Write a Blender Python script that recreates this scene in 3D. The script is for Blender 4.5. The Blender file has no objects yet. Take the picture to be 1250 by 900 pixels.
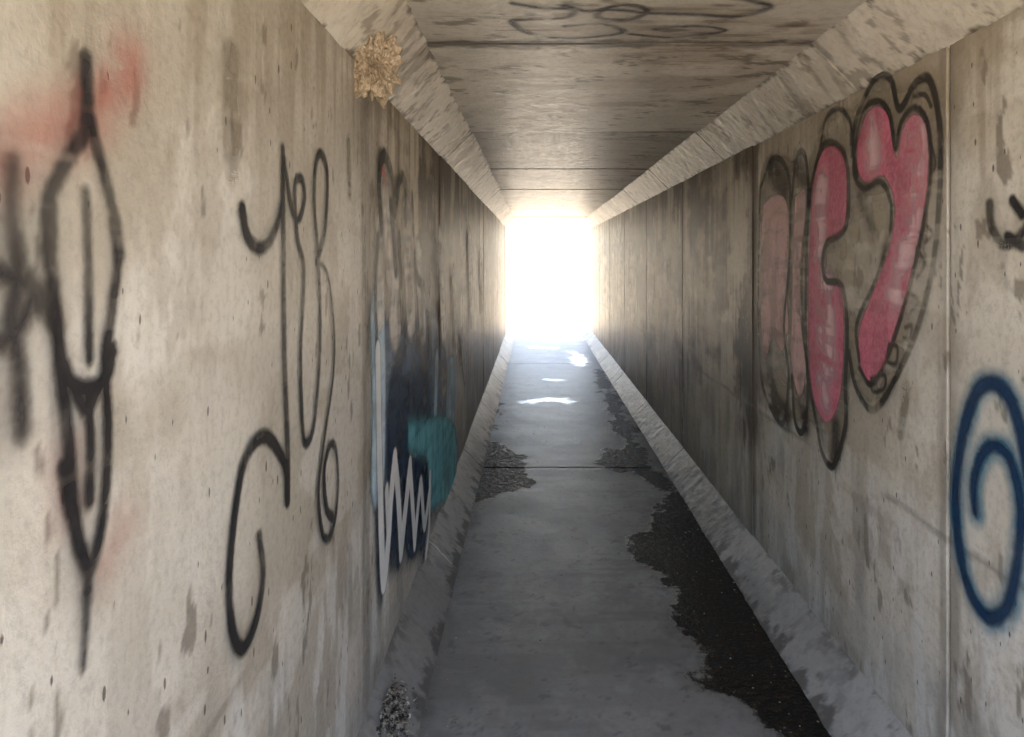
import bpy, math, random
import numpy as np
from mathutils import Vector, noise as mn

random.seed(4)
S = bpy.context.scene
S.view_settings.view_transform = 'Standard'
S.view_settings.look = 'None'
S.view_settings.exposure = 0

# ------------------------------------------------------------------ dimensions (metres)
XL, XR, ZC, HC = -0.51, 1.08, 2.23, 0.15      # wall planes, ceiling, haunch size
Y0, Y1 = -0.30, 15.5                          # tunnel mouth behind camera / far exit
EYE = 1.52
HB = .14

# ------------------------------------------------------------------ numpy noise
def vnoise(u, v, seed):
    rs = np.random.RandomState(seed); T = rs.rand(256, 256)
    iu = np.floor(u).astype(int); iv = np.floor(v).astype(int)
    fu = u - iu; fv = v - iv
    fu = fu * fu * fu * (fu * (fu * 6 - 15) + 10); fv = fv * fv * fv * (fv * (fv * 6 - 15) + 10)
    a = T[iu & 255, iv & 255]; b = T[(iu + 1) & 255, iv & 255]
    c = T[iu & 255, (iv + 1) & 255]; d = T[(iu + 1) & 255, (iv + 1) & 255]
    return (a * (1 - fu) + b * fu) * (1 - fv) + (c * (1 - fu) + d * fu) * fv
def fbm(u, v, seed=0, octv=5, gain=.55):
    s = 0; amp = 1; tot = 0
    for i in range(octv):
        s = s + amp * vnoise(u * 2 ** i + 17.3 * i + seed * 3.1, v * 2 ** i + 9.7 * i, seed + i)
        tot += amp; amp *= gain
    return s / tot
def ss(x, a, b):
    t = np.clip((x - a) / (b - a), 0, 1); return t * t * (3 - 2 * t)
def mixc(c, m, col):
    m = np.clip(m, 0, 1)[..., None]; return c * (1 - m) + np.array(col) * m
def seg(y, yj, pitch, seed, lo, hi):
    k = np.floor((y - yj) / pitch).astype(int); rs = np.random.RandomState(seed); T = lo + (hi - lo) * rs.rand(64)
    return T[(k + 20) & 63]
def jdist(y, yj, pitch):
    f = ((y - yj) / pitch) % 1.0; return np.minimum(f, 1 - f) * pitch

# ------------------------------------------------------------------ node helpers
class NT:
    def __init__(s, name):
        s.m = bpy.data.materials.new(name); s.m.use_nodes = True
        s.t = s.m.node_tree; s.t.nodes.clear()
        s.out = s.n('ShaderNodeOutputMaterial')
        s.pos = s.n('ShaderNodeTexCoord').outputs['Object']
    def n(s, k): return s.t.nodes.new(k)
    def l(s, a, b): s.t.links.new(a, b)
    def put(s, sock, v):
        if isinstance(v, bpy.types.NodeSocket): s.l(v, sock)
        else:
            if isinstance(v, (tuple, list)) and len(v) == 3 and sock.type == 'RGBA': v = (*v, 1)
            sock.default_value = v
    def math(s, op, a, b=0.0):
        n = s.n('ShaderNodeMath'); n.operation = op
        s.put(n.inputs[0], a); s.put(n.inputs[1], b); return n.outputs[0]
    def mul(s, a, b): return s.math('MULTIPLY', a, b)
    def add(s, a, b): return s.math('ADD', a, b)
    def sub(s, a, b): return s.math('SUBTRACT', a, b)
    def ss(s, v, lo, hi, a=0.0, b=1.0):
        n = s.n('ShaderNodeMapRange'); n.interpolation_type = 'SMOOTHSTEP'
        s.put(n.inputs[0], v)
        for i, x in enumerate((lo, hi, a, b)): n.inputs[i + 1].default_value = x
        return n.outputs[0]
    def noise(s, scale, detail=2, rough=0.6):
        if not isinstance(scale, tuple): scale = (scale,) * 3
        mp = s.n('ShaderNodeMapping'); mp.inputs['Scale'].default_value = scale
        s.l(s.pos, mp.inputs[0])
        n = s.n('ShaderNodeTexNoise'); n.inputs['Scale'].default_value = 1
        n.inputs['Detail'].default_value = detail; n.inputs['Roughness'].default_value = rough
        s.l(mp.outputs[0], n.inputs['Vector']); return n.outputs[0]
    def mix(s, f, a, b, mode='MIX'):
        n = s.n('ShaderNodeMix'); n.data_type = 'RGBA'; n.blend_type = mode
        s.put(n.inputs[0], f); s.put(n.inputs[6], a); s.put(n.inputs[7], b); return n.outputs[2]
    def attr(s, name, out='Fac'):
        n = s.n('ShaderNodeAttribute'); n.attribute_name = name; return n.outputs[out]
    def bump(s, h, strength, dist, prev=None):
        n = s.n('ShaderNodeBump'); n.inputs['Strength'].default_value = strength
        n.inputs['Distance'].default_value = dist
        s.l(h, n.inputs['Height'])
        if prev is not None: s.l(prev, n.inputs['Normal'])
        return n.outputs[0]
    def bsdf(s, col, rough, normal=None, spec=0.5):
        b = s.n('ShaderNodeBsdfPrincipled')
        s.put(b.inputs['Base Color'], col); s.put(b.inputs['Roughness'], rough)
        s.put(b.inputs['Specular IOR Level'], spec)
        if normal is not None: s.l(normal, b.inputs['Normal'])
        return b.outputs[0]
    def finish(s, sh): s.l(sh, s.out.inputs[0]); return s.m

def mat_concrete(name, rough=.5, scale=55, bump=.35, dist=.005, pits=True, spec=.5, grain=.24):
    """weathering, and the exit glow tinted into far walls, comes from the mesh's 'tone' colour attribute; grain, bug-holes and relief from nodes"""
    t = NT(name)
    fine = t.noise(scale, 4, .68)
    col = t.attr('tone', 'Color')
    col = t.mix(t.ss(fine, .45, .70, 0, grain), col, (.20, .18, .15))
    h = fine
    if pits:
        mp = t.n('ShaderNodeMapping'); mp.inputs['Scale'].default_value = (1, 15, 11); t.l(t.pos, mp.inputs[0])
        v = t.n('ShaderNodeTexVoronoi'); v.inputs['Scale'].default_value = 1; v.voronoi_dimensions = '3D'; t.l(mp.outputs[0], v.inputs['Vector'])
        sp = t.n('ShaderNodeSeparateColor'); t.l(v.outputs['Color'], sp.inputs[0])
        sub = t.n('ShaderNodeVectorMath'); sub.operation = 'SUBTRACT'; t.l(v.outputs['Position'], sub.inputs[0]); t.l(mp.outputs[0], sub.inputs[1])
        sx = t.n('ShaderNodeSeparateXYZ'); t.l(sub.outputs[0], sx.inputs[0])
        rr = t.math('SQRT', t.add(t.mul(sx.outputs[1], sx.outputs[1]), t.mul(t.mul(sx.outputs[2], sx.outputs[2]), .35)))
        pit = t.mul(t.ss(t.add(t.add(rr, t.mul(sp.outputs[1], .045)), t.mul(t.sub(fine, .5), .10)), .075, .045), t.math('LESS_THAN', sp.outputs[0], .30))
        col = t.mix(t.mul(pit, .8), col, (.06, .05, .042))
        h = t.sub(t.mul(fine, 1.0), t.mul(pit, 1.5))
    return t.finish(t.bsdf(col, t.ss(fine, .3, .7, rough - .08, rough + .1), t.bump(h, bump, dist), spec))

def mat_floor():
    t = NT('floor_concrete')
    grit = t.noise(30, 4, .75)
    col = t.attr('tone', 'Color')
    col = t.mix(t.ss(grit, .42, .66, 0, .30), col, (.16, .16, .16))
    w = t.add(t.attr('wet'), t.mul(t.sub(grit, .5), .12))
    wet = t.ss(w, -.020, .024)
    col = t.mix(t.ss(w, -.10, .02, 0, .5), col, (.09, .08, .07))
    mud = t.mix(t.ss(grit, .46, .66), (.006, .005, .004), (.060, .046, .033))
    mud = t.mix(t.ss(grit, .65, .70), mud, (.22, .19, .155))
    col = t.mix(wet, col, mud)
    pud = t.ss(t.attr('puddle'), -.06, .08)
    col = t.mix(t.mul(pud, .3), col, (.24, .235, .23))
    def fm(f, a, b): return t.add(t.mul(a, t.sub(1.0, f)), t.mul(b, f))
    rg = fm(wet, .46, t.ss(grit, .4, .65, .42, .8))
    rg = fm(pud, rg, .20)
    sp = fm(wet, .40, .12)
    h = t.mul(t.mul(grit, t.add(.35, t.mul(wet, 1.7))), t.sub(1.0, pud))
    return t.finish(t.bsdf(col, rg, t.bump(h, .6, .008), sp))

def mat_paint(name, c1, c2, soft, opac, amp=.006, rough=.5):
    t = NT(name)
    d = t.attr('d'); m = t.attr('m')
    na = t.noise(65, 2, .7)
    a = t.ss(t.add(d, t.mul(t.sub(na, .5), amp * 2)), -soft, soft * .8)
    a = t.mul(t.mul(a, m), opac)
    col = t.mix(t.ss(na, .35, .65), c1, c2)
    mx = t.n('ShaderNodeMixShader'); tr = t.n('ShaderNodeBsdfTransparent')
    t.l(a, mx.inputs[0]); t.l(tr.outputs[0], mx.inputs[1]); t.l(t.bsdf(col, rough, None, .35), mx.inputs[2])
    m_ = t.finish(mx.outputs[0]); return m_

# ------------------------------------------------------------------ mesh helpers
def new_obj(name, verts, faces, mats=(), parent=None, smooth=True):
    me = bpy.data.meshes.new(name)
    me.from_pydata([tuple(v) for v in verts], [], [tuple(f) for f in faces]); me.update()
    for m in mats: me.materials.append(m)
    ob = bpy.data.objects.new(name, me); S.collection.objects.link(ob)
    if smooth: me.polygons.foreach_set('use_smooth', [True] * len(me.polygons))
    if parent: ob.parent = parent
    return ob
def empty(name):
    e = bpy.data.objects.new(name, None); S.collection.objects.link(e); return e
def fattr(ob, name, arr):
    at = ob.data.attributes.new(name, 'FLOAT', 'POINT'); at.data.foreach_set('value', np.ascontiguousarray(arr, np.float32).ravel())
def cattr(ob, name, rgb):
    at = ob.data.attributes.new(name, 'FLOAT_COLOR', 'POINT')
    a = np.ones((rgb.reshape(-1, 3).shape[0], 4), np.float32); a[:, :3] = rgb.reshape(-1, 3)
    at.data.foreach_set('color', a.ravel())

def stations(yj, pitch, gw=.005, depth=.012, fine=.008):
    js = [yj + k * pitch for k in range(-4, 12) if Y0 + .05 < yj + k * pitch < Y1 - .05]
    out = []; y = Y0
    while y < Y1:
        if all(abs(y - j) > gw * 2.0 for j in js): out.append((y, 0))
        y += fine if .5 < y < 4.2 else (.018 if y < 8 else .035)
    out.append((Y1, 0))
    for j in js: out += [(j - gw - .002, 0), (j - gw, depth), (j + gw, depth), (j + gw + .002, 0)]
    out.sort(); return np.array(out)

def strip(name, p0, p1, nout, n, st, mat, parent, tonef, amp=.0015, hf=0.0, seed=1, segoff=0, jp=(2.46, 1.74)):
    t = np.linspace(0, 1, n + 1); Y = st[:, 0]
    A, T = np.meshgrid(Y, t, indexing='ij')
    nv = np.array([nout[0], 0, nout[1]], float); nv /= np.linalg.norm(nv)
    X = p0[0] + (p1[0] - p0[0]) * T; Z = p0[1] + (p1[1] - p0[1]) * T
    W = T * math.hypot(p1[0] - p0[0], p1[1] - p0[1])
    o = amp * 2 * (fbm(A * 3 + 50, W * 3 + 50, seed, 3) - .5) + st[:, 1][:, None]
    if hf: o = o + hf * 2 * (fbm(A * 16 + 80, W * 16 + 80, seed + 5, 4, .65) - .5)
    if segoff: o = o + seg(A, jp[0], jp[1], seed, 0, segoff)
    P = np.stack([X + nv[0] * o, A, Z + nv[2] * o], 2).reshape(-1, 3)
    c = n + 1; I, J = np.meshgrid(np.arange(len(Y) - 1), np.arange(n), indexing='ij'); a = (I * c + J).ravel()
    q = np.stack([a, a + 1, a + c + 1, a + c], 1)
    ob = new_obj(name, P.tolist(), q.tolist(), [mat], parent)
    cattr(ob, 'tone', np.clip(tonef(A, W, T, X, Z), .004, .9))
    if ob.data.polygons[0].normal.dot(Vector(nv)) > 0: ob.data.flip_normals()
    return ob

# ------------------------------------------------------------------ survey: sight-lines measured off the photo -> positions on the real surfaces
F = 900.0; VX, VY = 652.0, 315.0
def onL(px, py): d = -XL * F / (VX - px); return (d, EYE - (py - VY) * d / F)
def onR(px, py): d = XR * F / (px - VX); return (d, EYE - (py - VY) * d / F)
def onC(px, py): d = (ZC - EYE) * F / (VY - py); return ((px - VX) * d / F, d)
def onF(px, py): d = EYE * F / (py - VY); return ((px - VX) * d / F, d)

def catmull(pts, k=6):
    P = [np.array(p, float) for p in pts]
    if len(P) < 3: return P
    P = [2 * P[0] - P[1]] + P + [2 * P[-1] - P[-2]]
    out = []
    for i in range(1, len(P) - 2):
        a, b, c, d = P[i - 1:i + 3]
        for j in range(k):
            t = j / k
            out.append(.5 * ((2 * b) + (c - a) * t + (2 * a - 5 * b + 4 * c - d) * t * t + (3 * b - a - 3 * c + d) * t ** 3))
    out.append(P[-2]); return out
def seg_dist(A, B, p, q):
    v = q - p; L = max(v @ v, 1e-12)
    t = np.clip(((A - p[0]) * v[0] + (B - p[1]) * v[1]) / L, 0, 1)
    return np.hypot(A - p[0] - t * v[0], B - p[1] - t * v[1]), t
def field(A, B, strokes, polys):
    d = np.full(A.shape, -9.0)
    for pts, r0, r1 in strokes:
        n = len(pts) - 1
        for i in range(n):
            p, q = np.array(pts[i]), np.array(pts[i + 1])
            ra = r0 + (r1 - r0) * i / n; rb = r0 + (r1 - r0) * (i + 1) / n
            R = .15 + max(r0, r1)
            sel = (A > min(p[0], q[0]) - R) & (A < max(p[0], q[0]) + R) & (B > min(p[1], q[1]) - R) & (B < max(p[1], q[1]) + R)
            if not sel.any(): continue
            ds, t = seg_dist(A[sel], B[sel], p, q)
            d[sel] = np.maximum(d[sel], ra + (rb - ra) * t - ds)
    for pts in polys:
        ins = np.zeros(A.shape, bool); dm = np.full(A.shape, 9.0); n = len(pts)
        for i in range(n):
            p, q = np.array(pts[i]), np.array(pts[(i + 1) % n])
            ds, _ = seg_dist(A, B, p, q); dm = np.minimum(dm, ds)
            if abs(q[1] - p[1]) > 1e-9:
                ins ^= ((p[1] > B) != (q[1] > B)) & (A < (q[0] - p[0]) * (B - p[1]) / (q[1] - p[1]) + p[0])
        d = np.maximum(d, np.where(ins, dm, -dm))
    return d

def layer(name, conv, place, strokes, polys, mat, off, step=.005, margin=.04, parent=None, mott=.3, seed=3):
    ST = [([conv(*p) for p in catmull(s[0])], s[1], s[2] if len(s) > 2 else s[1]) for s in strokes]
    PL = [[conv(*p) for p in catmull(pl + [pl[0]])[:-1]] for pl in polys]
    allp = np.array([p for s in ST for p in s[0]] + [p for pl in PL for p in pl])
    rm = max([max(s[1], s[2]) for s in ST] + [0]) + margin
    a0, b0 = allp.min(0) - rm; a1, b1 = allp.max(0) + rm
    a = np.arange(a0, a1, step); b = np.arange(b0, b1, step)
    A, B = np.meshgrid(a, b, indexing='ij')
    D = field(A, B, ST, PL)
    M = 1 - mott * ss(fbm(A * 9 + 40, B * 5 + 40, seed, 5, .6), .46, .62) - mott * .6 * ss(fbm(A * 3 + 40, B * 22 + 40, seed + 9, 4, .6), .5, .65)
    kv = D > -margin
    I, J = np.nonzero(kv[:-1, :-1] | kv[1:, :-1] | kv[:-1, 1:] | kv[1:, 1:]); nb = len(b)
    q = np.stack([I * nb + J, (I + 1) * nb + J, (I + 1) * nb + J + 1, I * nb + J + 1], 1)
    u, inv = np.unique(q, return_inverse=True); q = inv.reshape(q.shape)
    ob = new_obj(name, [place(x, y, off) for x, y in zip(A.ravel()[u], B.ravel()[u])], q.tolist(), [mat], parent)
    fattr(ob, 'd', D.ravel()[u]); fattr(ob, 'm', np.clip(M, 0, 1).ravel()[u]); return ob
pL = lambda y, z, o: (XL + o, y, z)
pR = lambda y, z, o: (XR - o, y, z)
pC = lambda x, y, o: (x, y, ZC - o)

# ------------------------------------------------------------------ weathering tones, plus exit glow tinted into the far walls
def wall_tone(yj, pitch, far0, far1, dark, sd, fullh=0.0):
    def f(Y, W, T, X, Z):
        big = fbm(Y * 1.1 + 30, Z * 1.3 + 30, sd, 5)
        med = fbm(Y * 5 + 30, Z * 5.5 + 30, sd + 11, 5, .6)
        c = np.array((.51, .463, .385)) + (np.array((.70, .657, .585)) - np.array((.51, .463, .385))) * ss(big, .38, .62)[..., None]
        c = mixc(c, .4 * ss(med, .52, .68), (.41, .357, .285))
        smear = fbm(Y * 2.0 + big * 3 + 60, Z * 4 + 60, sd + 21, 5, .6)
        c = mixc(c, .6 * ss(smear, .53, .62), (.77, .735, .67))
        c = mixc(c, .38 * ss(fbm(Y * 6 + 60, Z * 2.6 + 60, sd + 24, 6, .65), .55, .63), (.39, .34, .27))
        c = mixc(c, .15 * ss(fbm(Y * 30 + 60, Z * 6 + 60, sd + 28, 4, .65), .58, .68), (.34, .30, .24))
        c = mixc(c, .7 * ss(fbm(Y * 16 + 60, Z * 7 + 60, sd + 26, 4, .6), .71, .74), (.17, .14, .11))
        st = fbm(Y * 20 + 30, Z * 1.1 + 30, sd + 31, 5, .6)
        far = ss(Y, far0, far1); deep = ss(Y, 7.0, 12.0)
        c = mixc(c, .45 * far, (.72, .635, .49))  # glow from the exit put into the colour: far walls lighter and warmer
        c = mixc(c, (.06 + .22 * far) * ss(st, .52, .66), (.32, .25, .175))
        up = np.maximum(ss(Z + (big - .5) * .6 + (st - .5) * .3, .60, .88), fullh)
        s2 = fbm(Y * 3.2 + 30, Z * .6 + 90, sd + 41, 5, .6); s3 = fbm(Y * 9 + 30, Z * 1.0 + 90, sd + 51, 4, .65)
        blot = fbm(Y * 1.6 + 30, Z * 2.8 + 90, sd + 61, 6, .65)
        sv = .54 + (s2 * .36 + s3 * .22 + blot * .42 - .5) * 2.6
        kk = up * far * (1 - .35 * deep)  # stains thinned towards the exit so the far walls look brighter lit
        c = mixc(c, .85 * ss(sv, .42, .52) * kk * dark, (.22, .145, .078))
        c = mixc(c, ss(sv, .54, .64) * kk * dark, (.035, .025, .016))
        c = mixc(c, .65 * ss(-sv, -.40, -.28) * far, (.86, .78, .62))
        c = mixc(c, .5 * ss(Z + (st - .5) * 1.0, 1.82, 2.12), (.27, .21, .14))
        c = c * seg(Y, yj, pitch, sd, .84, 1.08)[..., None]
        jd = jdist(Y, yj, pitch)
        c = mixc(c, (.45 + .5 * far) * ss(-(jd + (st - .5) * .20), -.10, .0), (.10, .075, .052))
        ll = np.abs(Z + (med - .5) * .03 - .785)
        c = mixc(c, .65 * ss(-ll, -.014, -.003) * ss(big, .36, .50), (.20, .17, .135))
        low = ss(-(Z + (med - .5) * .55), -.42, -.14)
        c = mixc(c, .5 * low, (.36, .35, .335))
        c = mixc(c, .5 * ss(fbm(Y * 10 + 10, Z * 2.6 + 10, sd + 71, 5, .6), .55, .66) * ss(-Z, -.95, -.6), (.82, .81, .79))
        c = mixc(c, .5 * ss(fbm(Y * 6 + 10, Z * 1.8 + 10, sd + 81, 5, .6), .53, .64) * ss(-Z, -.95, -.6), (.27, .255, .23))
        return c
    return f
def ceil_tone(Y, W, T, X, Z):
    big = fbm(X * 1.3 + 30, Y * 1.2 + 30, 201, 5)
    bo = fbm(X * 1.4 + 30, Y * 5 + 30, 211, 5, .6); b2 = fbm(X * 3 + 30, Y * 26 + 30, 221, 4, .7)
    sp = fbm(X * 9 + 30, Y * 13 + 30, 231, 5, .65); zone = fbm(X * 1.5 + 30, Y * 2.0 + 30, 261, 3)
    c = np.array((.54, .487, .40)) + (np.array((.72, .668, .57)) - np.array((.54, .487, .40))) * ss(big, .36, .64)[..., None]
    c = mixc(c, .36 * ss(bo, .52, .68), (.34, .275, .195)); c = mixc(c, .55 * ss(b2, .57, .68) * ss(zone, .48, .62), (.18, .135, .085))
    c = mixc(c, .75 * ss(sp, .63, .67), (.13, .10, .07)); c = mixc(c, .5 * ss(fbm(X * 3 + 3, Y * 5 + 3, 251, 5), .55, .64), (.79, .745, .65))
    c = c * seg(Y, 2.46, 1.74, 12, .74, 1.06)[..., None]
    return mixc(c, .9 * ss(-(jdist(Y, 2.46, 1.74) + (sp - .5) * .12), -.05, -.006), (.07, .055, .04))
def haunch_tone(sd, low=False):
    def f(Y, W, T, X, Z):
        big = fbm(Y * 1.6 + 30, W * 3 + 30, sd, 5); st = fbm(Y * 16 + W * 6 + 30, W * 2 + 30, sd + 3, 4, .6)
        sp = fbm(Y * 13 + 30, W * 15 + 30, sd + 5, 5, .66); e = np.abs(T - .5)
        if not low:
            c = np.array((.54, .485, .395)) + np.array((.16, .157, .15)) * ss(big, .36, .64)[..., None]
            c = mixc(c, .55 * ss(st, .57, .66) * ss(big, .60, .44), (.18, .14, .095)); c = mixc(c, .55 * ss(sp, .61, .66), (.16, .125, .09))
            c = mixc(c, .35 * ss(fbm(Y * 5 + 3, W * 6 + 3, sd + 9, 5), .56, .66), (.78, .75, .67))
            c = c * seg(Y + .5, 2.46, .87, sd, .80, 1.08)[..., None]
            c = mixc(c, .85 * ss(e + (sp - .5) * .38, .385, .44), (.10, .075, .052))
            return mixc(c, .7 * ss(-(jdist(Y, 2.46, 1.74) + (sp - .5) * .1), -.03, .0), (.10, .08, .06))
        c = np.array((.31, .302, .29)) + np.array((.17, .167, .162)) * ss(big, .36, .64)[..., None]
        c = mixc(c, .4 * ss(sp, .54, .64), (.19, .18, .165))
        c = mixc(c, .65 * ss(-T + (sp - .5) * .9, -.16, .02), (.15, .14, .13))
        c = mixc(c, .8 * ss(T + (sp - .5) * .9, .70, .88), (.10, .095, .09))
        return c
    return f

# ------------------------------------------------------------------ tunnel
tunnel = empty('concrete_pedestrian_tunnel')
stL = stations(2.25, 1.75); stR = stations(1.93, 1.72); stC = stations(2.46, 1.74)
mW = mat_concrete('concrete_wall', .46, spec=.34)
mC = mat_concrete('concrete_ceiling', .42, 45, .4, .005, False, .45); mH = mat_concrete('concrete_haunch', .48, 40, .4, .006, False, .4)
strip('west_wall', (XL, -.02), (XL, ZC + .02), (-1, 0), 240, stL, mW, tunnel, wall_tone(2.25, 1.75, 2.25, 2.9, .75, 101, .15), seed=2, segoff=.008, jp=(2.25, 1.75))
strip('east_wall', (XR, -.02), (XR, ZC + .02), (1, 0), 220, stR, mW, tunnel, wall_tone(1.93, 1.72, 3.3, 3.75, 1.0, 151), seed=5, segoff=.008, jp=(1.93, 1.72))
strip('ceiling', (XL - .02, ZC), (XR + .02, ZC), (0, 1), 90, stC, mC, tunnel, ceil_tone, amp=.002, seed=3, segoff=.012)
e = .02; stF = stations(1.84, 1.75, depth=.006)
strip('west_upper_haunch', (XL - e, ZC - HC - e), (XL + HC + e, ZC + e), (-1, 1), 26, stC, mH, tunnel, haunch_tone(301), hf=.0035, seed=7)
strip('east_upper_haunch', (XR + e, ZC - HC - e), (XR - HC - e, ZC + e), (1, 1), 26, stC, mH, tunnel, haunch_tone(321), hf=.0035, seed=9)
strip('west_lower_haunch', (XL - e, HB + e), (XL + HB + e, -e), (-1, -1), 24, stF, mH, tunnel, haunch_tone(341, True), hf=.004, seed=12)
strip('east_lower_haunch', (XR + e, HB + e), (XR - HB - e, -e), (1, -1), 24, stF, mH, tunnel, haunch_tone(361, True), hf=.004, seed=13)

def build_floor():
    x = np.arange(XL - .01, XR + .02, .011)
    y = np.concatenate([np.arange(Y0, 2.2, .03), np.arange(2.2, 6, .011), np.arange(6, Y1 + .03, .03)])
    A, B = np.meshgrid(x, y, indexing='ij')
    wetp = [[(738,548),(775,550),(798,565),(830,600),(870,645),(905,690),(950,750),(1000,815),(1060,895),(1100,960),(985,960),(935,895),(885,855),(848,822),(850,790),(815,750),(816,700),(772,682),(765,668),(792,650),(800,628),(812,606),(775,582),(738,568)],
            [(575,545),(600,540),(625,552),(644,565),(642,590),(605,603),(575,605)],
            [(590,480),(606,482),(604,520),(590,525)], [(726,450),(740,460),(785,550),(760,552)]]
    W = field(A, B, [], [[onF(*p) for p in catmull(pl + [pl[0]], 4)[:-1]] for pl in wetp])
    W = W + (fbm(A * 7 + 20, B * 6 + 20, 401, 5, .6) - .5) * .26
    pud = [([(656,489),(686,489)], .08), ([(650,412),(702,414)], .18), ([(660,463),(680,464)], .03), ([(702,430),(708,446)], .08), ([(652,424),(672,425)], .08)]
    P = field(A, B, [([onF(*p) for p in s], r, r) for s, r in pud], [])
    P = P + (fbm(A * 5 + 20, B * 4 + 20, 411, 5, .6) - .5) * .40
    Zs = .003 * (fbm(A * 3 + 9, B * 3 + 9, 421, 3) - .5) * 2
    jd = np.where(B > 4.5, jdist(B, 5.34, 1.75), 9)
    Zs -= .005 * (jd < .008)
    big = fbm(A * 1.4 + 30, B * .8 + 30, 431, 5); med = fbm(A * 5 + 30, B * 3.5 + 30, 441, 5, .62)
    cr = fbm(A * 1.6 + 30, B * 9 + 30, 451, 5, .6)
    c = np.array((.265, .262, .259)) + np.array((.12, .117, .113)) * ss(big, .36, .64)[..., None]
    c = mixc(c, .40 * ss(med, .54, .68), (.17, .167, .163)); c = mixc(c, .45 * ss(cr, .54, .68), (.17, .168, .165))
    c = mixc(c, .25 * ss(fbm(A * 6 + 3, B * 4 + 3, 461, 5, .65), .56, .70), (.48, .465, .44))
    c = mixc(c, .6 * ss(fbm(A * 22 + 3, B * 20 + 3, 471, 4, .65), .69, .73), (.12, .12, .12))
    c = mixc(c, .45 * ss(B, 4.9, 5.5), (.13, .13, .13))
    c = mixc(c, .8 * ss(-np.abs(B - 5.34), -.035, -.012) * ss(cr, .38, .48), (.60, .59, .57))
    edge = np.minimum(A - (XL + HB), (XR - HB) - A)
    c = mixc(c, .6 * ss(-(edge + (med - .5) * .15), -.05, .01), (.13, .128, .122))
    nb = len(y); V = np.stack([A, B, Zs], 2).reshape(-1, 3)
    I, J = np.meshgrid(np.arange(len(x) - 1), np.arange(nb - 1), indexing='ij'); a = (I * nb + J).ravel()
    q = np.stack([a, a + nb, a + nb + 1, a + 1], 1)
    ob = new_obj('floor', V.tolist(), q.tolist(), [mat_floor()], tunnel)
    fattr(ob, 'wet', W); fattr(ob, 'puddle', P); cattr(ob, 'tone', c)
build_floor()

# ------------------------------------------------------------------ graffiti
black = mat_paint('black_spray', (.010, .010, .012), (.022, .02, .022), .008, .96, .003)
blacksoft = mat_paint('black_spray_soft', (.015, .015, .017), (.04, .035, .035), .013, .88, .004)
haze = mat_paint('grey_overspray', (.05, .045, .045), (.09, .08, .075), .035, .35, .006)
redhaze = mat_paint('red_overspray', (.52, .07, .05), (.54, .12, .09), .05, .5, .008)
redfaint = mat_paint('faint_red_overspray', (.50, .10, .08), (.52, .15, .11), .05, .28, .008)
redp = mat_paint('red_paint', (.50, .05, .05), (.42, .10, .09), .012, .6, .004)
pink = mat_paint('pink_paint', (.64, .13, .23), (.70, .24, .33), .008, .92, .004)
pinkpale = mat_paint('pale_pink_paint', (.82, .60, .56), (.76, .45, .46), .008, .88, .006)
buff = mat_paint('buff_roller_paint', (.38, .32, .235), (.46, .40, .305), .02, .6, .006)
shade = mat_paint('dark_shade_spray', (.05, .042, .035), (.09, .075, .06), .04, .8, .01)
outl = mat_paint('thin_black_outline', (.014, .012, .012), (.035, .03, .028), .007, .92, .003)
blue = mat_paint('dark_blue_spray', (.006, .028, .085), (.010, .045, .12), .012, .96, .003)
tealh = mat_paint('teal_overspray', (.03, .22, .38), (.05, .28, .45), .024, .6, .004)
teal = mat_paint('teal_paint', (.16, .62, .74), (.28, .70, .78), .05, .88, .01)
navy = mat_paint('navy_fill', (.012, .026, .06), (.03, .06, .12), .05, .9, .012)
slate = mat_paint('slate_fill', (.13, .20, .30), (.22, .29, .39), .08, .8, .012)
white = mat_paint('white_spray', (.88, .9, .9), (.9, .9, .9), .010, 1.0, .003)
paleb = mat_paint('pale_blue_paint', (.58, .76, .90), (.68, .82, .9), .03, .95, .008)
cream = mat_paint('cream_paint', (.88, .85, .80), (.76, .71, .62), .04, .9, .012)
brownst = mat_paint('brown_stain', (.26, .22, .17), (.32, .275, .215), .014, .6, .008)

g = empty('black_graffiti_diamond')
layer('red_haze', onL, pL, [([(0,195),(40,165),(90,150),(130,120),(155,75)], .024)], [], redhaze, .004, .005, .08, g, .35)
layer('red_haze_faint', onL, pL, [([(75,560),(80,620)], .010), ([(125,690),(150,640)], .010)], [], redfaint, .004, .005, .08, g, .35)
layer('haze', onL, pL, [([(98,130),(70,200),(52,260),(62,430),(80,600),(98,730)], .012), ([(5,200),(20,360),(10,420),(18,520)], .02), ([(10,350),(50,380)], .015)], [], haze, .0055, .005, .06, g, .4)
layer('strokes', onL, pL, [
    ([(99,72),(98,150),(72,200),(50,255),(57,350),(66,440),(76,540),(84,640),(101,700)], .010),
    ([(98,100),(106,160),(124,225),(138,300),(130,380),(122,440),(125,520),(122,600),(114,660),(101,705)], .009),
    ([(101,700),(98,760),(94,818)], .009, .004),
    ([(97,235),(100,300),(102,440)], .007), ([(66,435),(72,462),(99,475),(124,460),(130,425)], .009),
    ([(64,430),(85,480),(99,500),(115,470),(132,430)], .008),
    ([(99,475),(104,540),(102,612)], .008), ([(70,570),(78,625)], .009), ([(133,270),(139,310)], .012), ([(52,245),(54,300)], .012)], [], black, .007, .003, .03, g, .35)
layer('smudges', onL, pL, [([(6,200),(4,260),(12,330),(3,390),(12,440),(18,528)], .009), ([(-20,330),(20,345),(36,352),(52,388)], .009), ([(25,340),(38,375)], .010), ([(-10,420),(14,400),(30,360)], .008)], [], blacksoft, .0085, .003, .04, g)

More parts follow.
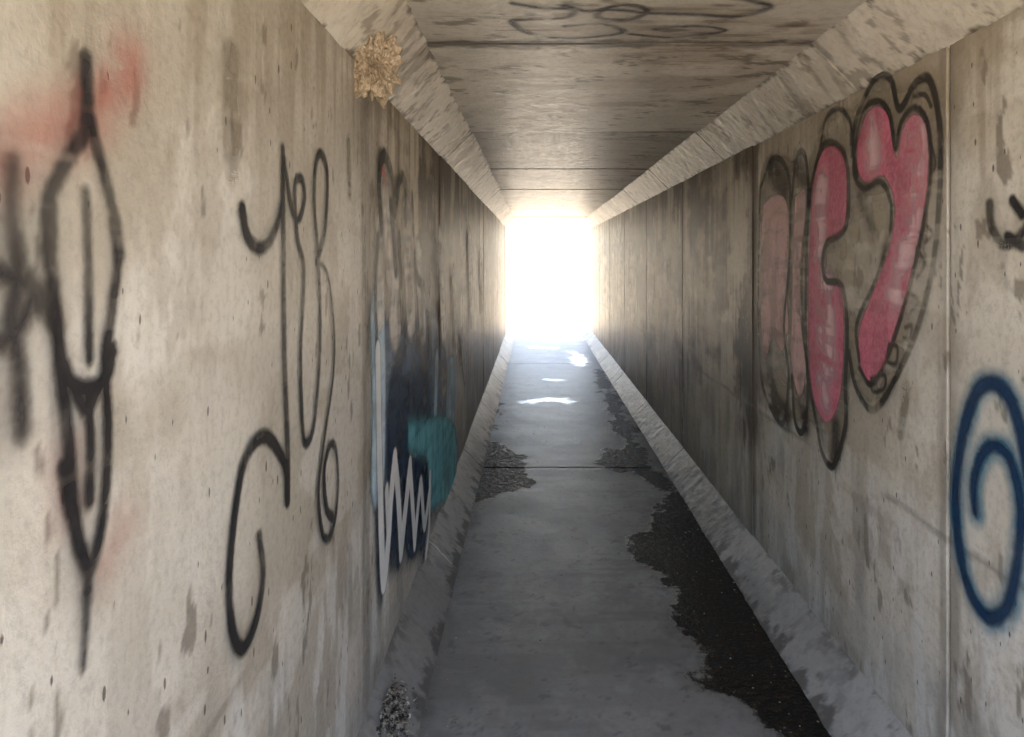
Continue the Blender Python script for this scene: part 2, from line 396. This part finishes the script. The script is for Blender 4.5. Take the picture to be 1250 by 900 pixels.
g = empty('black_graffiti_tag')
S1 = [([(292,255),(298,288),(314,303),(330,288),(342,245),(342,182)], .0135, .008),
      ([(342,182),(343,300),(344,430),(348,540),(348,612)], .011, .014),
      ([(348,612),(344,565),(318,533),(292,575),(277,690),(279,765),(292,793),(308,762),(318,705),(313,655)], .014, .011),
      ([(343,190),(352,250),(362,268),(369,240),(365,218),(357,228),(360,290),(368,330),(364,430),(366,515),(371,542),(381,515),(388,420),(386,320),(381,250),(383,200),(390,188),(397,215),(394,280),(384,320)], .009, .011),
      ([(384,320),(397,335),(405,400),(404,460),(394,530),(386,600),(392,655),(403,650),(410,600),(408,552),(401,543),(393,575),(396,620),(403,632)], .006, .0115)]
layer('haze', onL, pL, [([(292,255),(314,303),(342,245)], .006), ([(280,765),(292,793),(308,762)], .012), ([(386,600),(392,655),(403,650)], .012)], [], haze, .004, .005, .06, g)
layer('strokes', onL, pL, S1, [], black, .0055, .003, .03, g, .2)

g = empty('brown_wall_stain')
layer('stain', onL, pL, [([(279,70),(280,205)], .03), ([(112,0),(112,50)], .02), ([(424,175),(425,235)], .02)], [], brownst, .004, .005, .04, g, .5)

g = empty('blue_graffiti_piece')
layer('slate', onL, pL, [], [[(457,400),(480,385),(505,390),(522,370),(538,410),(548,470),(552,520),(535,600),(520,640),(470,680),(459,640)]], slate, .004, .01, .12, g, .5)
layer('pale_blue', onL, pL, [([(459,390),(461,470),(460,580)], .10), ([(532,440),(530,510)], .06)], [[(545,440),(554,440),(553,520),(544,520)]], paleb, .0055, .01, .08, g, .25)
layer('navy', onL, pL, [([(461,620),(462,690),(463,732)], .035, .012), ([(520,470),(524,560),(515,680)], .04, .02)], [[(471,500),(478,455),(500,470),(518,440),(522,520),(520,600),(516,665),(505,680),(490,690),(472,700),(469,640)]], navy, .007, .01, .10, g, .4)
layer('teal', onL, pL, [], [[(496,517),(551,516),(552,600),(530,616),(522,622),(519,560),(498,548)]], teal, .0085, .01, .08, g, .3)
layer('cream', onL, pL, [([(460,280),(461,380)], .06), ([(474,290),(480,390)], .11), ([(494,270),(499,380)], .11), ([(468,240),(470,270)], .06), ([(508,320),(514,400)], .09), ([(535,300),(540,400)], .10), ([(552,340),(556,420)], .08), ([(572,300),(574,380)], .14), ([(586,320),(588,370)], .12), ([(563,420),(566,450)],.1)], [], cream, .0085, .012, .08, g, .4)
layer('outline', onL, pL, [([(462,280),(459,220),(465,190),(475,215),(478,260),(485,220),(492,225),(492,270)], .026), ([(474,250),(480,330)], .03), ([(484,290),(488,400)], .024), ([(500,240),(505,330),(515,350)], .025), ([(458,290),(455,350),(456,420)], .018), ([(521,330),(524,430)], .03)], [], blacksoft, .010, .008, .06, g, .35)
layer('white_line', onL, pL, [([(457,430),(458,500),(460,600),(464,708),(470,660),(473,610),(478,562)], .038, .044), ([(478,562),(482,600),(486,672)], .040), ([(486,672),(491,625),(497,570)], .044), ([(497,570),(500,612),(503,662)], .038), ([(503,662),(508,610),(511,592),(515,640),(521,604)], .036),
                          ([(522,580),(521,640),(517,678)], .030), ([(468,600),(470,650)], .03)], [], white, .0115, .006, .04, g, .08)
layer('red', onL, pL, [([(463,208),(467,224)], .022)], [], redp, .013, .008, .05, g)

g = empty('pink_graffiti_heart_letters')
layer('buff', onR, pR, [([(950,200),(948,500)], .05)], [[(1010,140),(1040,130),(1075,95),(1100,110),(1140,100),(1153,180),(1150,290),(1130,380),(1100,455),(1070,498),(1040,460),(1035,530),(1020,565),(995,520),(965,510),(930,470),(928,230),(950,190),(985,200),(1000,160)]], buff, .004, .008, .06, g, .5)
layer('shade', onR, pR, [([(942,205),(958,228)], .05), ([(975,195),(984,225)], .04), ([(938,420),(945,480),(962,510)], .045), ([(978,470),(985,520)], .035), ([(1022,520),(1020,560)], .025), ([(1052,240),(1068,290)], .015)], [], shade, .0055, .008, .07, g, .4)
layer('pale_pink', onR, pR, [], [
    [(934,250),(948,238),(962,248),(966,300),(962,350),(964,400),(956,430),(945,410),(936,440),(931,400),(930,320)],
    [(973,240),(985,232),(984,290),(978,340),(980,400),(986,450),(978,485),(968,440),(969,380),(970,300)]], pinkpale, .007, .006, .04, g, .35)
layer('pink', onR, pR, [], [
    [(998,205),(1010,182),(1026,180),(1036,205),(1036,255),(1030,285),(1012,292),(1004,310),(1008,343),(1028,350),(1033,400),(1030,470),(1022,505),(1010,515),(997,490),(990,430),(990,330),(993,260)],
    [(1050,175),(1060,142),(1075,130),(1088,142),(1093,175),(1099,192),(1105,160),(1118,140),(1132,150),(1137,195),(1132,250),(1118,320),(1104,385),(1088,435),(1066,465),(1053,445),(1053,400),(1072,350),(1090,300),(1096,250),(1082,215),(1060,222),(1050,205)]], pink, .0085, .006, .04, g, .2)
layer('pink_highlight', onR, pR, [([(1006,230),(1002,300)], .06), ([(1010,350),(1012,440)], .08), ([(1122,170),(1116,270),(1098,360)], .05), ([(1068,160),(1070,195)], .04), ([(1005,460),(1012,490)], .03)], [], mat_paint('worn_pink_highlight', (.88, .70, .72), (.82, .52, .57), .06, .8, .015), .010, .006, .08, g, .7)
ol = [([(1050,215),(1045,170),(1055,130),(1074,95),(1092,97),(1100,130),(1108,128),(1122,102),(1140,98),(1152,150),(1153,220),(1146,310),(1130,385),(1104,450),(1072,500),(1050,475),(1040,430)], .012),
      ([(1053,440),(1050,395),(1072,345),(1089,295),(1092,250),(1080,222),(1058,230),(1046,205),(1056,140),(1074,124),(1090,138),(1098,182),(1104,152),(1120,132),(1136,148),(1142,200),(1135,260),(1118,340),(1100,400),(1086,440),(1068,470),(1053,450)], .009),
      ([(996,215),(1006,182),(1018,174),(1034,188),(1040,225),(1036,278),(1014,296),(1008,318),(1012,342),(1032,350),(1038,400),(1036,470),(1036,520),(1022,568),(1008,555),(1000,515),(990,460),(987,400),(988,320),(991,250),(996,215)], .013),
      ([(1005,180),(1012,145),(1028,133),(1042,150),(1044,190)], .009),
      ([(931,230),(945,195),(960,200),(968,235),(966,330),(960,400),(966,460),(960,515),(948,505),(934,470),(929,400),(929,300),(931,230)], .013),
      ([(970,240),(976,192),(986,190),(990,240),(982,320),(984,400),(990,470),(984,525),(974,515),(970,460)], .013),
      ([(1090,420),(1100,424),(1098,444),(1087,440),(1090,420)], .006), ([(1068,462),(1084,458),(1084,474),(1070,478),(1068,462)], .006),
      ([(1110,400),(1118,398),(1115,415),(1108,413)], .005), ([(1140,230),(1136,262)], .004), ([(1143,180),(1147,200),(1141,215)], .004), ([(1128,310),(1134,322),(1124,340)], .005), ([(1120,118),(1134,116),(1142,130)], .005),
      ([(1118,360),(1126,368),(1116,382)], .005), ([(1136,276),(1144,286),(1134,296)], .005)]
layer('outline', onR, pR, ol, [], outl, .0115, .004, .03, g, .4)

g = empty('blue_graffiti_swirl')
sw = [([(1262,600),(1252,540),(1236,488),(1214,468),(1192,485),(1174,550),(1169,620),(1177,690),(1192,735),(1212,755),(1234,738),(1247,670),(1248,610),(1236,562),(1218,545),(1202,555),(1191,590),(1193,625)], .019, .012)]
layer('overspray', onR, pR, [(s[0], .030) for s in sw], [], tealh, .004, .005, .06, g)
layer('stroke', onR, pR, sw, [], blue, .0055, .004, .04, g, .1)
g = empty('black_graffiti_mark')
layer('stroke', onR, pR, [([(1210,250),(1212,275),(1226,298),(1246,290),(1262,262)], .015, .01), ([(1238,245),(1250,262)], .012), ([(1232,290),(1250,300)], .014)], [], black, .004, .004, .04, g)
g = empty('grey_wall_stain')
layer('stain', onR, pR, [([(1108,475),(1105,500),(1100,530)], .025, .015), ([(1225,330),(1232,350)], .012)], [], brownst, .004, .006, .05, g, .5)
g = empty('ceiling_graffiti_scribble')
layer('strokes', onC, pC, [
    ([(625,2),(660,8),(700,10),(690,20),(645,22),(625,25),(650,40),(700,45),(760,38),(735,28),(690,30)], .009),
    ([(690,5),(720,12),(760,4),(790,10),(770,22),(730,20),(740,10),(790,14),(850,16),(905,18),(940,6),(900,-4)], .010),
    ([(770,40),(820,44),(885,36),(850,30),(800,34)], .007), ([(640,-10),(700,-4),(760,-14)], .009)], [], blacksoft, .005, .005, .04, g)

# ------------------------------------------------------------------ mud nest
def mud_mat(name, a, b):
    t = NT(name); n1 = t.noise(60, 4, .7)
    return t.finish(t.bsdf(t.mix(t.ss(n1, .35, .65), a, b), .9, t.bump(n1, 1, .012), .2))
def nest(name, loc, sc, mat, straws=60):
    import bmesh
    root = empty(name); root.location = loc
    bm = bmesh.new(); bmesh.ops.create_icosphere(bm, subdivisions=6, radius=1)
    for v in bm.verts:
        p = v.co.copy()
        k = 1 + .55 * mn.noise(p * 1.3 + Vector(loc)) + .34 * mn.fractal(p * 3.5 + Vector(loc), 1, 2, 5) + .35 * (.5 - mn.voronoi(p * 3.2)[0][0])
        v.co = Vector((p.x * sc[0], p.y * sc[1], p.z * sc[2])) * k
    me = bpy.data.meshes.new(name + '_mud'); bm.to_mesh(me); bm.free(); me.materials.append(mat)
    ob = bpy.data.objects.new('mud_shell', me); S.collection.objects.link(ob); ob.parent = root
    vs, fs = [], []
    for i in range(straws):
        a = random.uniform(0, 6.28); r = random.uniform(.4, .95)
        p = Vector((math.cos(a) * sc[0] * r, math.sin(a) * sc[1] * r, -sc[2] * random.uniform(-.7, .9)))
        d = Vector((p.x / sc[0] * .6 + random.uniform(-.7, .7), p.y / sc[1] * .6 + random.uniform(-.7, .7), random.uniform(-1.4, .2))).normalized()
        L = random.uniform(.012, .04); w = Vector((0, 0, 1)).cross(d) * .0007 + Vector((.0003, .0003, 0))
        q = p + d * L + Vector((0, 0, -.006)); m = p + d * L * .5; b0 = len(vs)
        vs += [p - w, p + w, m + w, m - w, q]; fs += [(b0, b0 + 1, b0 + 2, b0 + 3), (b0 + 3, b0 + 2, b0 + 4)]
    new_obj('straws', vs, fs, [mat], root)
nest('mud_bird_nest', (XL + .04, 2.16, 2.09), (.062, .098, .096), mud_mat('tan_mud', (.30, .23, .155), (.58, .47, .345)), 140)

def litter():
    t = NT('dry_leaf_litter'); v = t.noise(60, 2)
    m = t.finish(t.bsdf(t.mix(t.ss(v, .4, .6), (.03, .025, .02), (.45, .40, .33)), .8, None, .3))
    vs, fs = [], []
    for i in range(900):
        y = random.gauss(2.33, .06); x = XL + .04 + abs(random.gauss(0, .03))
        z = max(0, HB - (x - XL)) + random.uniform(.002, .03) * max(0, 1 - abs(y - 2.37) / .3)
        c = Vector((x, y, z)); a = Vector((random.uniform(-1, 1), random.uniform(-1, 1), random.uniform(-.5, .5))).normalized()
        b = a.cross(Vector((random.uniform(-.4, .4), random.uniform(-.4, .4), 1))).normalized()
        L = random.uniform(.004, .014); W = L * random.uniform(.2, .6)
        k = len(vs); vs += [c - a * L, c + b * W + Vector((0, 0, .002)), c + a * L, c - b * W + Vector((0, 0, .003))]; fs.append((k, k + 1, k + 2, k + 3))
    new_obj('leaf_litter', vs, fs, [m], None, False)
    t = NT('pebble_stone'); m = t.finish(t.bsdf(t.mix(t.ss(t.noise(30, 2), .4, .6), (.10, .095, .09), (.48, .46, .42)), .8))
    vs, fs = [], []
    for i in range(520):
        side = random.random(); y = random.uniform(1.8, 9)
        if side < .45: x = XL + HB + abs(random.gauss(0, .06))
        elif side < .8: x = XR - HB - abs(random.gauss(0, .14))
        else: x = random.uniform(XL + .2, XR - .2)
        r = random.uniform(.0015, .005); k = len(vs)
        for dx, dy, dz in ((1,0,.3),(0,1,.4),(-1,0,.3),(0,-1,.2),(.1,.1,1.0)):
            vs.append((x + dx * r * random.uniform(.6, 1.4), y + dy * r * random.uniform(.6, 1.4), .001 + dz * r * random.uniform(.5, 1.1)))
        fs += [(k, k+1, k+4), (k+1, k+2, k+4), (k+2, k+3, k+4), (k+3, k, k+4)]
    new_obj('floor_grit', vs, fs, [m], None, False)
litter()

# ------------------------------------------------------------------ outside
def ground():
    t = NT('pale_dusty_ground'); n1 = t.noise(.6, 4, .6)
    m = t.finish(t.bsdf(t.mix(t.ss(n1, .35, .65), (.54, .46, .34), (.62, .54, .42)), .9, None, .2))
    xs = [-400, -100, -40, -20, -10, -5, -2, 0, 2, 5, 10, 20, 40, 100, 400]
    ys = [-400, -100, -30, -10, -4, -1, 5, 12, 15.5, 17, 18.5, 20, 22, 25, 28, 31, 35, 45, 80, 150, 400]
    def h(y):
        if y < 17: return -.012
        k = min(1, (y - 17) / 26); return -.012 + 3.2 * k * k * (3 - 2 * k)  # invented rise, shaped to fill the exit with bright ground and bounce light in
    n = len(ys)
    new_obj('ground', [(x, y, h(y)) for x in xs for y in ys],
            [(i * n + j, (i + 1) * n + j, (i + 1) * n + j + 1, i * n + j + 1) for i in range(len(xs) - 1) for j in range(n - 1)], [m])
    t = NT('earth'); n1 = t.noise(3, 4, .65)
    me = t.finish(t.bsdf(t.mix(t.ss(n1, .35, .65), (.22, .17, .11), (.33, .27, .19)), .95, t.bump(n1, 1, .08), .1))
    t = NT('headwall_concrete'); n1 = t.noise(3, 4, .65)
    mc = t.finish(t.bsdf(t.mix(t.ss(n1, .35, .65), (.36, .34, .30), (.48, .46, .41)), .8, t.bump(n1, .5, .02), .3))
    hill = empty('earth_embankment')
    def block(nm, x0, x1, z0, z1, inset, y0, y1, mat, par):
        v = [(x0, y0, z0), (x1, y0, z0), (x1, y1, z0), (x0, y1, z0), (x0, y0 + inset, z1), (x1, y0 + inset, z1), (x1, y1 - inset, z1), (x0, y1 - inset, z1)]
        new_obj(nm, v, [(0, 3, 2, 1), (4, 5, 6, 7), (0, 1, 5, 4), (1, 2, 6, 5), (2, 3, 7, 6), (3, 0, 4, 7)], [mat], par, False)
    a, b = XL - .04, XR + .04
    block('west_fill', -60, a, -.05, ZC + .04, .0, Y0 + .15, Y1 - .15, me, hill)
    block('east_fill', b, 60, -.05, ZC + .04, .0, Y0 + .15, Y1 - .15, me, hill)
    block('top_fill', -60, 60, ZC + .05, ZC + .75, 1.0, Y0 + .15, Y1 - .15, me, hill)
    for nm, ya, yb in (('headwall', Y0 - .02, Y0 + .14), ('headwall.001', Y1 - .14, Y1 + .1)):
        hw = empty(nm)
        block('left_pier', -3.2, XL - .03, -.05, ZC + .03, 0, ya, yb, mc, hw)
        block('right_pier', XR + .03, 3.8, -.05, ZC + .03, 0, ya, yb, mc, hw)
        block('lintel', -3.2, 3.8, ZC + .032, ZC + .38, 0, ya, yb, mc, hw)
ground()

# ------------------------------------------------------------------ light (daylight at an exposure set for the tunnel interior, so outside burns out)
el, az = math.radians(70), math.radians(25)
w = bpy.data.worlds.new('World'); S.world = w; w.use_nodes = True
nt = w.node_tree; nt.nodes.clear()
sky = nt.nodes.new('ShaderNodeTexSky'); sky.sky_type = 'NISHITA'; sky.sun_disc = False
sky.sun_elevation = el; sky.sun_rotation = az; sky.dust_density = 2.4
bg = nt.nodes.new('ShaderNodeBackground'); bg.inputs[1].default_value = 1.45
wo = nt.nodes.new('ShaderNodeOutputWorld')
nt.links.new(sky.outputs[0], bg.inputs[0]); nt.links.new(bg.outputs[0], wo.inputs[0])
sd = bpy.data.lights.new('sun', 'SUN'); sd.energy = 32; sd.angle = math.radians(.5); sd.color = (1, .90, .74)
so = bpy.data.objects.new('sun', sd); S.collection.objects.link(so)
v = Vector((math.sin(az) * math.cos(el), math.cos(az) * math.cos(el), math.sin(el)))
so.rotation_euler = v.to_track_quat('Z', 'Y').to_euler(); so.location = (0, 0, 20)

# ------------------------------------------------------------------ camera
cd = bpy.data.cameras.new('camera'); cam = bpy.data.objects.new('camera', cd); S.collection.objects.link(cam)
cd.sensor_width = 36; cd.lens = F / 1250 * 36
cd.shift_x = -(VX - 625) / 1250; cd.shift_y = -(450 - VY) / 1250
cd.clip_start = .02; cd.clip_end = 1500
cam.location = (0, 0, EYE); cam.rotation_euler = (math.radians(90), 0, 0)
S.camera = cam
